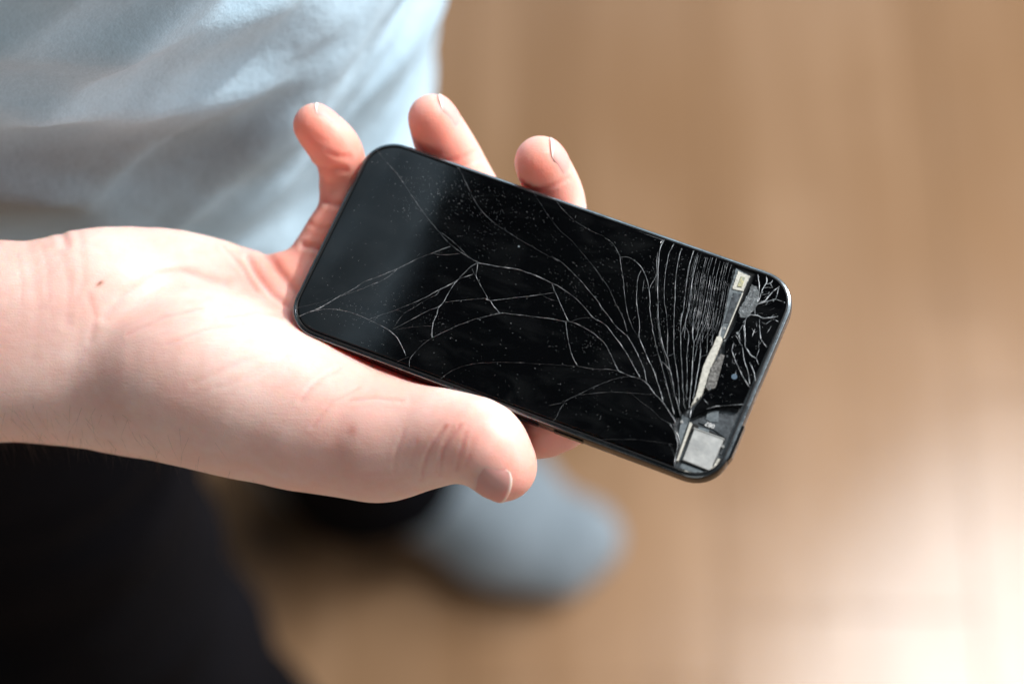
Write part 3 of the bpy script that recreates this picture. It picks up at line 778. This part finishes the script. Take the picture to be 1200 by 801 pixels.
tx = link('printed_number', tme, M['print'], phone); tx.location = (60.4, -16.4, -1.36); tx.rotation_euler = (0, 0, math.pi - .02)
def disc(name, x, y, r, z0, z1, m, parent=phone, n=20, bev=.2): return slab(name, [(x + r * math.cos(2 * math.pi * i / n), y + r * math.sin(2 * math.pi * i / n)) for i in range(n)], z0, z1, m, parent, bev)
cl = disc('camera_lens', 61.64, -.75, 1.35, -.5, .12, M['lens'], bev=.5)
disc('camera_spot', -14.0 + 1.2, 14.6, .35, -.3, .03, M['plate'], n=12, bev=.05)

# cracks: raised splintered ridges running through the glass
CRACKS=[
(0.19,"-66.6,28.9 -61.5,25.8 -56.8,23.4 -49.0,17.9 -42.5,13.6 -36.9,10.4 -32.4,8.1 -27.4,6.6 -22.1,5.5"),
(0.17,"-36.5,10.6 -32.0,9.1 -27.7,7.3 -25.1,5.8"),
(0.36,"-22.1,5.4 -20.2,5.8 -17.2,6.3 -14.1,6.9 -10.9,7.6 -7.9,7.8 -4.5,7.8 -1.6,7.6"),
(0.22,"-1.6,7.6 0.9,7.3 3.4,7.0 7.2,6.1 10.4,5.0 13.5,3.4 15.8,2.0 17.4,1.4 18.1,1.3"),
(0.29,"18.1,1.3 21.1,0.6 25.5,-2.0 29.8,-5.0 33.5,-8.1 36.6,-10.8"),
(0.43,"-65.1,-29.3 -63.0,-27.1 -61.0,-25.2 -59.2,-23.1 -57.1,-20.0 -56.2,-18.8"),
(0.26,"-56.2,-18.8 -54.2,-16.4 -52.5,-14.1 -51.5,-12.4 -48.8,-9.8 -46.3,-7.5"),
(0.24,"-48.8,-9.8 -46.4,-7.4 -44.0,-5.0 -40.5,-0.9 -38.2,1.6 -35.8,3.7 -34.5,5.1 -31.9,7.4"),
(0.22,"-56.2,-19.0 -53.9,-17.0 -51.6,-15.0 -47.6,-10.9 -48.0,-11.5 -46.6,-10.0 -45.1,-7.8 -43.9,-5.1"),
(0.22,"-35.7,3.5 -33.9,3.8 -30.9,5.0 -28.4,6.3"),
(0.14,"-66.9,-27.1 -63.9,-25.0 -60.5,-22.6 -58.1,-20.1"),
(0.26,"-63.0,-27.1 -60.6,-25.4 -58.0,-24.1 -54.9,-23.1 -51.3,-22.6 -48.2,-22.5 -44.9,-22.7 -40.9,-23.1 -37.9,-23.6"),
(0.38,"-37.9,-23.6 -35.3,-24.6 -32.7,-26.5 -30.0,-29.0"),
(0.17,"-45.0,-22.6 -42.3,-20.1 -38.8,-17.1 -38.8,-17.1 -35.2,-13.5"),
(0.26,"-35.2,-13.5 -31.9,-9.9 -29.7,-7.0 -26.5,-3.3 -25.3,-1.4 -21.8,1.6"),
(0.17,"-38.5,-16.9 -36.0,-16.9 -35.4,-16.1 -33.6,-13.8 -32.4,-11.9 -31.1,-10.1 -29.5,-8.3 -29.2,-6.7"),
(0.14,"-35.2,-13.5 -33.8,-13.9"),
(0.14,"-35.7,-16.4 -36.5,-18.9 -36.9,-21.2 -37.0,-23.1"),
(0.22,"-37.0,-23.1 -36.2,-21.9 -34.0,-19.2 -31.8,-16.4 -29.3,-13.3"),
(0.26,"-29.3,-13.3 -27.5,-11.9 -26.5,-9.6 -26.4,-6.7 -25.9,-3.1 -25.2,-0.8 -24.3,1.8 -23.4,3.8 -22.1,5.5"),
(0.36,"-26.6,-10.4 -27.2,-11.9 -26.8,-13.9 -26.8,-16.3"),
(0.22,"-26.8,-16.3 -26.1,-18.9 -25.1,-21.2"),
(0.14,"-36.2,-22.8 -33.2,-20.9 -30.4,-19.5 -27.8,-18.2 -26.5,-18.0"),
(0.19,"-26.4,-9.7 -23.1,-7.9 -19.1,-5.9 -15.4,-4.2"),
(0.26,"-15.4,-4.2 -13.9,-4.3 -11.4,-3.1 -7.2,-0.8 -3.6,1.1 -0.3,2.9"),
(0.19,"-0.3,2.9 3.0,4.9"),
(0.17,"-0.2,2.8 1.6,2.5 3.0,2.4 5.3,2.7"),
(0.24,"-22.1,5.4 -21.4,3.2 -20.8,1.3 -17.6,-1.5 -14.8,-3.9"),
(0.36,"-15.1,-4.0 -13.9,-4.3 -12.0,-5.6 -9.7,-6.9"),
(0.19,"-23.3,3.4 -21.8,2.0 -20.8,1.3"),
(0.14,"-31.6,-31.8 -30.5,-30.5 -28.8,-29.0"),
(0.22,"-27.6,-31.9 -28.4,-29.5 -27.7,-26.7"),
(0.14,"-27.7,-26.7 -26.3,-23.1 -24.8,-20.9"),
(0.24,"-25.1,-21.2 -22.6,-18.3 -19.8,-15.2 -16.4,-12.0 -13.9,-9.9 -11.2,-8.2 -8.6,-6.4"),
(0.29,"-14.8,-11.0 -12.3,-8.9 -9.4,-6.9 -5.1,-5.7 -1.1,-4.7"),
(0.24,"-1.1,-4.7 2.6,-3.8 6.3,-3.0 9.5,-2.5 11.0,-2.0 14.1,-2.1 17.4,-2.6 20.1,-3.4 20.1,-3.5 22.6,-4.5 25.6,-6.9 27.9,-9.2 30.0,-11.1"),
(0.17,"11.0,-1.9 13.0,-0.2 14.9,0.9 16.7,1.5"),
(0.24,"1.0,7.2 2.9,5.2 5.8,2.3 8.7,-0.5 10.3,-1.9"),
(0.24,"9.6,-2.5 11.0,-5.0 9.8,-2.6 11.8,-6.2 15.3,-11.2 18.1,-13.8"),
(0.12,"-17.4,-32.0 -15.3,-28.4 -11.3,-24.9 -5.2,-21.8 3.5,-18.5 -0.5,-20.0 8.4,-17.1 18.2,-14.0"),
(0.19,"18.2,-14.0 24.1,-12.8 26.9,-11.7 30.0,-11.1"),
(0.34,"30.0,-11.1 33.4,-11.3 36.7,-11.1 39.3,-11.8 41.2,-13.1 42.6,-13.9 45.6,-15.3 48.2,-17.3 51.2,-19.5"),
(0.19,"15.3,-28.1 17.2,-26.9 19.0,-25.5"),
(0.22,"19.0,-25.5 20.5,-23.5 21.9,-22.1 24.6,-18.9 27.4,-16.0 30.6,-13.2 33.5,-11.5"),
(0.17,"18.3,-32.3 18.7,-30.5 18.8,-27.9 19.2,-25.5"),
(0.17,"22.1,-22.0 26.9,-19.5 31.2,-17.5 35.8,-16.1 39.0,-15.1 42.1,-14.1"),
(0.14,"36.0,-16.1 39.5,-17.4 43.7,-18.7 47.0,-20.1 50.0,-20.6"),
(0.24,"47.0,-20.1 50.0,-20.6 51.5,-20.4"),
(0.14,"32.4,-32.6 37.5,-30.5 42.6,-28.6 48.0,-27.2 51.9,-26.3 54.3,-25.9"),
(0.14,"51.9,-26.3 53.8,-28.0 55.3,-29.9"),
(0.17,"-44.1,34.2 -39.1,30.9 -36.2,28.2 -30.4,23.0 -24.6,19.7 -17.7,17.7 -8.3,15.8 -0.1,14.4 -2.5,15.2 1.7,14.2 5.9,12.3"),
(0.22,"5.9,12.3 9.3,10.7 13.0,8.5 16.2,6.6 17.7,5.4 20.9,3.4 24.5,1.2 28.1,-0.1"),
(0.29,"28.1,-0.1 30.6,-2.1 33.9,-5.1 36.8,-8.2 38.6,-11.1"),
(0.12,"-16.1,32.6 -12.9,30.1 -8.7,27.0 -3.4,23.7 1.6,21.7 7.0,18.5 11.2,16.0 14.8,13.3"),
(0.17,"8.8,17.6 12.6,15.1 17.0,12.0 21.0,8.1 24.4,5.5 22.6,6.6 25.2,4.3 27.6,1.0"),
(0.14,"-8.8,32.5 -5.2,30.2 -0.1,28.0 5.6,26.8 9.8,26.5"),
(0.22,"9.6,26.3 12.7,25.5 15.0,23.6 16.4,22.3"),
(0.19,"16.4,22.3 18.3,19.0 20.4,15.5 22.4,11.5 25.2,6.8 24.8,7.4 26.7,4.9 29.1,2.3 31.5,0.7"),
(0.29,"31.5,0.7 33.9,-1.9 36.7,-4.8 38.9,-6.8 41.5,-9.9 41.4,-9.7 44.2,-13.3 45.4,-14.8"),
(0.24,"16.5,22.0 18.8,22.9 21.0,22.6"),
(0.38,"21.0,22.6 23.6,21.4 25.1,20.1"),
(0.26,"25.1,20.1 27.1,17.7 28.6,15.3 30.4,11.7 30.8,10.4 33.3,6.0 35.2,2.8 38.5,-1.9 40.0,-3.9 41.3,-5.5 43.7,-8.8 44.4,-9.9 47.3,-13.8 49.9,-17.5"),
(0.22,"24.0,20.3 24.0,17.9 25.0,14.7 26.5,10.9 28.6,7.1 29.7,5.3 31.0,1.9 31.6,0.4"),
(0.17,"26.0,18.0 26.5,16.0 27.1,14.1"),
(0.17,"28.5,15.7 28.6,18.2 28.9,21.2"),
(0.26,"26.7,31.9 26.6,28.7 27.6,25.1 29.0,21.3 30.9,16.2 32.6,12.5 34.1,8.8 34.9,7.3 37.8,2.4 40.6,-1.2 41.7,-2.3 42.8,-4.2 44.2,-6.1 46.2,-9.2 47.2,-11.0 49.5,-14.0 52.1,-17.8"),
(0.19,"37.4,-3.2 38.7,-2.2"),
(0.26,"40.0,-3.9 41.9,-4.5 43.7,-5.6"),
(0.29,"29.8,31.4 29.6,28.1 30.3,24.7"),
(0.22,"30.3,24.7 31.1,21.4 32.7,16.9 34.3,13.2 35.4,11.5 36.7,9.1 38.4,5.5 40.1,1.5 41.5,-2.2"),
(0.29,"32.5,30.8 32.5,29.5 33.0,27.1"),
(0.22,"33.0,27.1 34.0,23.2 35.2,19.3 37.1,14.3 37.5,13.0 39.3,8.3 41.1,3.6 42.7,0.0 45.0,-4.0 47.3,-8.0 46.4,-6.3 48.5,-10.5 50.0,-13.9 50.3,-15.4"),
(0.17,"41.6,-1.8 42.7,-0.3"),
(0.29,"36.0,31.4 36.5,26.7 37.5,22.7 38.5,19.1 39.8,14.6 40.3,13.3 40.7,10.3"),
(0.43,"40.2,11.9 40.7,10.3 41.1,9.0"),
(0.24,"41.1,9.0 42.5,5.6 44.7,0.4 47.1,-4.6 49.2,-9.4 49.9,-10.5 51.4,-13.9 52.5,-14.8"),
(0.22,"42.6,6.0 42.6,8.5 44.1,7.3 45.0,5.5 46.2,1.4 47.9,-2.9 50.9,-10.2 49.8,-7.8 51.7,-12.6"),
(0.17,"42.5,5.8 42.0,11.1 41.2,14.4"),
(0.26,"43.2,15.2 44.1,11.2 46.0,6.2 46.9,4.8 48.7,-0.5 50.9,-6.7 49.8,-3.6 51.4,-8.6 52.4,-11.8 53.2,-14.3"),
(0.22,"44.6,14.6 45.8,10.8 46.9,7.7 46.9,4.8"),
(0.29,"47.9,7.0 49.6,3.4 50.7,-0.4 51.9,-5.6 51.6,-4.3 52.7,-8.9 53.1,-11.2"),
(0.22,"47.5,13.2 48.9,10.9 50.5,6.2 51.6,3.1"),
(0.22,"50.1,1.3 52.4,3.2"),
(0.19,"48.1,17.0 49.5,13.3 51.5,7.7 52.1,5.8"),
(0.19,"46.0,14.1 47.6,9.7 49.2,5.7"),
(0.34,"53.8,-14.3 54.5,-16.9"),
(0.38,"50.1,-18.6 51.6,-20.2"),
(0.29,"50.0,-20.8 52.4,-22.8 54.3,-25.7 55.2,-29.5 55.7,-31.4"),
(0.17,"36.7,26.7 37.7,22.6 38.6,18.9 40.0,14.6"),
(0.12,"37.2,30.8 37.5,26.6 38.6,22.5 39.6,18.6 40.7,14.2"),
(0.26,"37.4,31.4 38.0,26.6 39.2,22.3 40.2,18.4 41.4,14.1 42.0,10.4"),
(0.26,"37.9,30.8 38.4,26.6 39.4,22.1 40.6,18.2 41.7,13.9 42.2,10.2 43.8,5.2"),
(0.12,"38.4,31.6 39.1,26.5 40.2,22.0 41.2,17.8 42.3,13.6 42.9,10.0"),
(0.19,"39.6,26.5 40.6,21.8 41.8,17.7 42.7,13.4 43.3,9.8"),
(0.12,"40.1,26.5 41.2,21.7 42.3,17.5 43.4,13.3 43.6,9.6"),
(0.17,"40.2,30.9 40.9,26.4 41.9,21.5 42.9,17.1 44.0,13.0 44.2,9.3"),
(0.12,"40.7,31.2 41.3,26.3 42.5,21.3 43.7,16.9 44.6,12.8 44.9,9.1"),
(0.17,"41.7,26.3 42.9,21.2 44.0,16.7 44.8,12.6 45.2,9.0"),
(0.12,"41.4,31.6 42.1,26.3 43.3,21.1 44.4,16.5 45.5,12.5 45.6,8.8"),
(0.19,"42.0,31.6 42.7,26.3 44.0,20.9 45.0,16.2 45.8,12.2 46.2,8.6"),
(0.19,"43.5,26.2 44.8,20.7 45.9,15.9 46.6,11.9 46.8,8.3"),
(0.17,"43.1,31.8 44.1,26.1 45.4,20.5 46.5,15.6 47.3,11.7 47.5,8.1 47.9,3.7"),
(0.26,"44.7,26.2 45.9,20.4 47.1,15.4 47.8,11.5 47.7,7.8 48.3,3.6 49.1,-0.3"),
(0.17,"44.5,31.3 45.3,26.1 46.7,20.2 47.7,15.1 48.4,11.2 48.3,7.6"),
(0.14,"45.5,26.0 47.0,20.1 48.2,15.0 48.8,11.1 48.6,7.5 49.1,3.4"),
(0.14,"45.6,31.4 46.4,26.0 47.7,19.9 48.9,14.6 49.5,10.8 49.3,7.2"),
(0.14,"46.1,31.4 47.1,26.0 48.4,19.7 49.6,14.4 50.1,10.6"),
(0.12,"46.4,31.6 47.2,25.9 48.6,19.6 49.9,14.3 50.3,10.5 50.0,6.9"),
(0.12,"46.8,31.8 47.8,25.9 49.4,19.4 50.6,14.0 50.9,10.2"),
(0.19,"48.2,25.9 49.7,19.3 50.8,13.7 51.3,10.1 51.1,6.5"),
(0.14,"47.9,31.5 48.8,25.8 50.3,19.2 51.5,13.5 51.8,9.8"),
(0.14,"49.5,25.7 51.1,18.9 52.3,13.1 52.6,9.6"),
(0.38,"59.4,23.1 58.8,25.4 58.0,28.0 56.3,31.1"),
(0.36,"59.5,23.1 59.4,25.1 59.2,27.6 59.6,30.0 58.8,31.4"),
(0.36,"59.9,23.1 61.3,24.4 62.1,27.6 63.4,29.9"),
(0.48,"59.3,22.2 60.6,23.4 62.5,24.7 63.9,25.8"),
(0.31,"63.9,25.8 65.7,25.8 66.6,25.7"),
(0.29,"63.9,25.9 63.8,27.3 63.4,29.2"),
(0.26,"59.2,27.7 60.5,28.5 61.7,28.8 60.7,29.9"),
(0.24,"59.7,29.2 60.7,29.9 61.0,31.1"),
(0.29,"59.1,21.9 59.6,20.3 60.3,19.1"),
(0.36,"58.2,18.1 59.1,18.7 61.2,19.2 62.4,18.9 64.6,19.9 66.3,20.9"),
(0.29,"65.7,19.8 67.1,19.5"),
(0.24,"57.1,25.6 57.3,24.0 57.4,23.2"),
(0.29,"58.2,25.2 59.3,23.0"),
(0.29,"58.3,18.1 58.1,16.6 58.6,14.7 59.8,12.3 60.6,10.5"),
(0.17,"61.8,18.4 63.0,15.7 64.5,12.7"),
(0.29,"58.0,14.8 57.7,12.5 59.0,10.2"),
(0.24,"62.4,16.8 64.4,12.6 67.0,11.0"),
(0.26,"58.1,15.2 59.9,11.6 61.2,8.9"),
(0.36,"61.2,8.9 63.6,7.0 65.4,6.7"),
(0.26,"65.4,6.7 66.8,5.1"),
(0.26,"57.6,8.9 57.9,6.6 60.5,3.4 63.6,0.4 66.9,-2.2"),
(0.26,"57.3,11.3 60.4,8.6 62.5,4.8 64.5,2.4 66.6,-1.3"),
(0.29,"64.2,4.8 66.4,2.5 67.5,0.5"),
(0.22,"65.3,7.0 65.2,9.7"),
(0.24,"57.8,-12.7 60.0,-11.0 62.5,-9.8 66.3,-8.0 67.4,-7.5"),
(0.14,"57.9,-1.5 58.9,-2.1"),
(0.14,"56.1,-10.2 57.8,-11.3"),
(0.19,"62.7,17.7 64.1,17.5 65.3,19.4"),
(0.17,"60.9,14.8 62.0,13.8 62.6,14.8"),
]
rng = random.Random(8)
def crack(w, pts, parent, straight=False):
    p = np.array(pts); L = np.linalg.norm(np.diff(p, axis=0), axis=1).sum(); n = max(4, int(L / .55))
    s = np.r_[0, np.cumsum(np.linalg.norm(np.diff(p, axis=0), axis=1))]; t = np.linspace(0, s[-1], n)
    # Catmull-Rom through the traced points, then a splintery jitter
    q = []
    for tt in t:
        k = min(max(np.searchsorted(s, tt) - 1, 0), len(p) - 2); u = (tt - s[k]) / max(s[k + 1] - s[k], 1e-6)
        p0, p1, p2, p3 = p[max(k - 1, 0)], p[k], p[k + 1], p[min(k + 2, len(p) - 1)]
        if straight: q.append(p1 + (p2 - p1) * u); continue
        q.append(.5 * (2 * p1 + (p2 - p0) * u + (2 * p0 - 5 * p1 + 4 * p2 - p3) * u * u + (3 * p1 - p0 - 3 * p2 + p3) * u ** 3))
    q = np.array(q); d = np.gradient(q, axis=0); d /= np.maximum(np.linalg.norm(d, axis=1, keepdims=True), 1e-6)
    nr = np.stack([-d[:, 1], d[:, 0]], 1)
    sd = rng.randrange(10 ** 6); par = np.arange(n) * .55
    jit = .05 * vnoise(np.stack([par * .7, 0 * par, 0 * par], 1), sd)
    jit = jit + (.045 if w > .2 else .025) * np.array([rng.uniform(-1, 1) for _ in range(n)])
    ww = w * (.45 + .42 * (1 + vnoise(np.stack([par * .45, 0 * par + 5, 0 * par], 1), sd + 1)) * .9 + .25 * np.abs(vnoise(np.stack([par * 2.1, 0 * par + 9, 0 * par], 1), sd + 2)))
    ww = np.maximum(ww * .52, .055); ww[0] *= .4; ww[-1] *= .4
    V = []; F = []
    for i in range(n):
        c = q[i] + nr[i] * jit[i]; a = c + nr[i] * ww[i] / 2; b = c - nr[i] * ww[i] / 2
        h = .05 + ww[i] * .28; m_ = c + nr[i] * ww[i] * rng.uniform(-.25, .25)
        V += [(a[0], a[1], -.02), (m_[0], m_[1], h), (b[0], b[1], -.02)]
        if i:
            k = 3 * i; F += [(k - 3, k - 2, k + 1, k), (k - 2, k - 1, k + 2, k + 1)]
    F += [(0, 2, 1), (3 * n - 3, 3 * n - 2, 3 * n - 1)]
    o = link('crack', mesh('crack', V, F), M['crack'], parent)
    br = min(1.0, max(.58, .52 + 3.4 * (w - .12))) * rng.uniform(.75, 1.15); o.color = (br, br, br * 1.02, 1)
    return o
for w, s in CRACKS:
    pts = P2(s); mx = sum(p[0] for p in pts) / len(pts)
    inc = pts[0][0] > 54.7 and mx > 55.5
    crack(w * (1.6 if inc else 1), pts, cg if inc else glass, inc)

# short crazing in the corner piece
rng = random.Random(31)
for _ in range(34):
    x, y = rng.uniform(57, 66), rng.uniform(-3, 29)
    if x + max(0, y - 20) * .55 > 66.2: continue
    a_ = rng.uniform(.2, 1.4) if y > 18 else rng.uniform(1.2, 2.4); ln = rng.uniform(.8, 3.2)
    m_ = (x + math.cos(a_) * ln * .5 + rng.uniform(-.25, .25), y + math.sin(a_) * ln * .5 + rng.uniform(-.25, .25))
    e_ = (x + math.cos(a_) * ln, y + math.sin(a_) * ln)
    if e_[0] + max(0, e_[1] - 20) * .55 > 66.6 or e_[1] > 31: continue
    crack(rng.choice([.14, .18, .26]), [(x, y), m_, e_], cg, True)

# crushed flakes where cracks meet, and grit along the broken edge
rng = random.Random(23)
FL = [(59.4, 26.4, .7), (61.3, 26.8, .5), (63.5, 25.0, .5), (57.4, 12.0, .9), (55.0, 8.6, .6), (57.4, 4.4, .5), (56.6, -6.6, .6), (54.4, -10.6, .5), (50.6, 27.0, .3), (51.6, 18.0, .4), (53.2, -15.4, .6)]
for w, s in CRACKS:
    pts = P2(s)
    if w > .28:
        for e in (pts[0], pts[-1]): FL.append((e[0], e[1], rng.uniform(.18, .42)))
for x, y, r in FL:
    n = rng.randint(6, 9); pts = []
    for i in range(n):
        a_ = 2 * math.pi * i / n; rr = r * rng.uniform(.35, 1.0); pts.append((x + rr * math.cos(a_) * .7, y + rr * math.sin(a_)))
    slab('glass_flake', pts, -.3, .05 + rng.uniform(0, .05), M['frost'], cg if x > 54.7 else glass, bev=.04)

# dust, glass grit and tiny chips lying on the screen
rng = random.Random(17); V, F = [], []
def speck(x, y, r):
    if not (abs(x) < 66.3 and abs(y) < 31.2): return
    if x > 52.5 and y < 9 and y < -9: return
    b = len(V); el = rng.uniform(1, 1.5); an = rng.uniform(0, 3.14); c, s = math.cos(an), math.sin(an)
    for ax, ay in ((1, 0), (0, 1), (-1, 0), (0, -1)):
        X, Y = ax * r * el, ay * r; V.append((x + X * c - Y * s, y + X * s + Y * c, 0.0))
    V.append((x, y, r * .8))
    for k in range(4): F.append((b + k, b + (k + 1) % 4, b + 4))
CL = [(-42, 22, 9, 5, 240), (-30, 23, 7, 4, 150), (-49, 14, 2.2, 2, 50), (-12, 24, 12, 4, 120), (-20, 12, 5, 3, 60), (6, 8, 6, 4, 110), (12, -4, 4, 3, 60), (22, 20, 9, 7, 260),
      (36, 18, 6, 10, 420), (42, 8, 5, 9, 260), (20, -6, 2, 2, 60), (-25, -17, 3, 2, 50), (-50, -22, 7, 4, 120), (-38, -14, 6, 4, 70), (45, 20, 4, 8, 200), (60, 8, 5, 10, 120), (58, -8, 4, 3, 40), (25, -20, 10, 8, 60)]
for x, y, sx, sy, n in CL:
    for _ in range(n): speck(rng.gauss(x, sx), rng.gauss(y, sy), abs(rng.gauss(.018, .018)) + .016)
for _ in range(900): speck(rng.uniform(-66, 66), rng.uniform(-31, 31), abs(rng.gauss(.025, .02)) + .015)
for _ in range(9): speck(rng.uniform(-60, 60), rng.uniform(-30, 30), rng.uniform(.07, .11))
link('dust', mesh('dust', V, F), M['dust'], glass, kind='stuff')
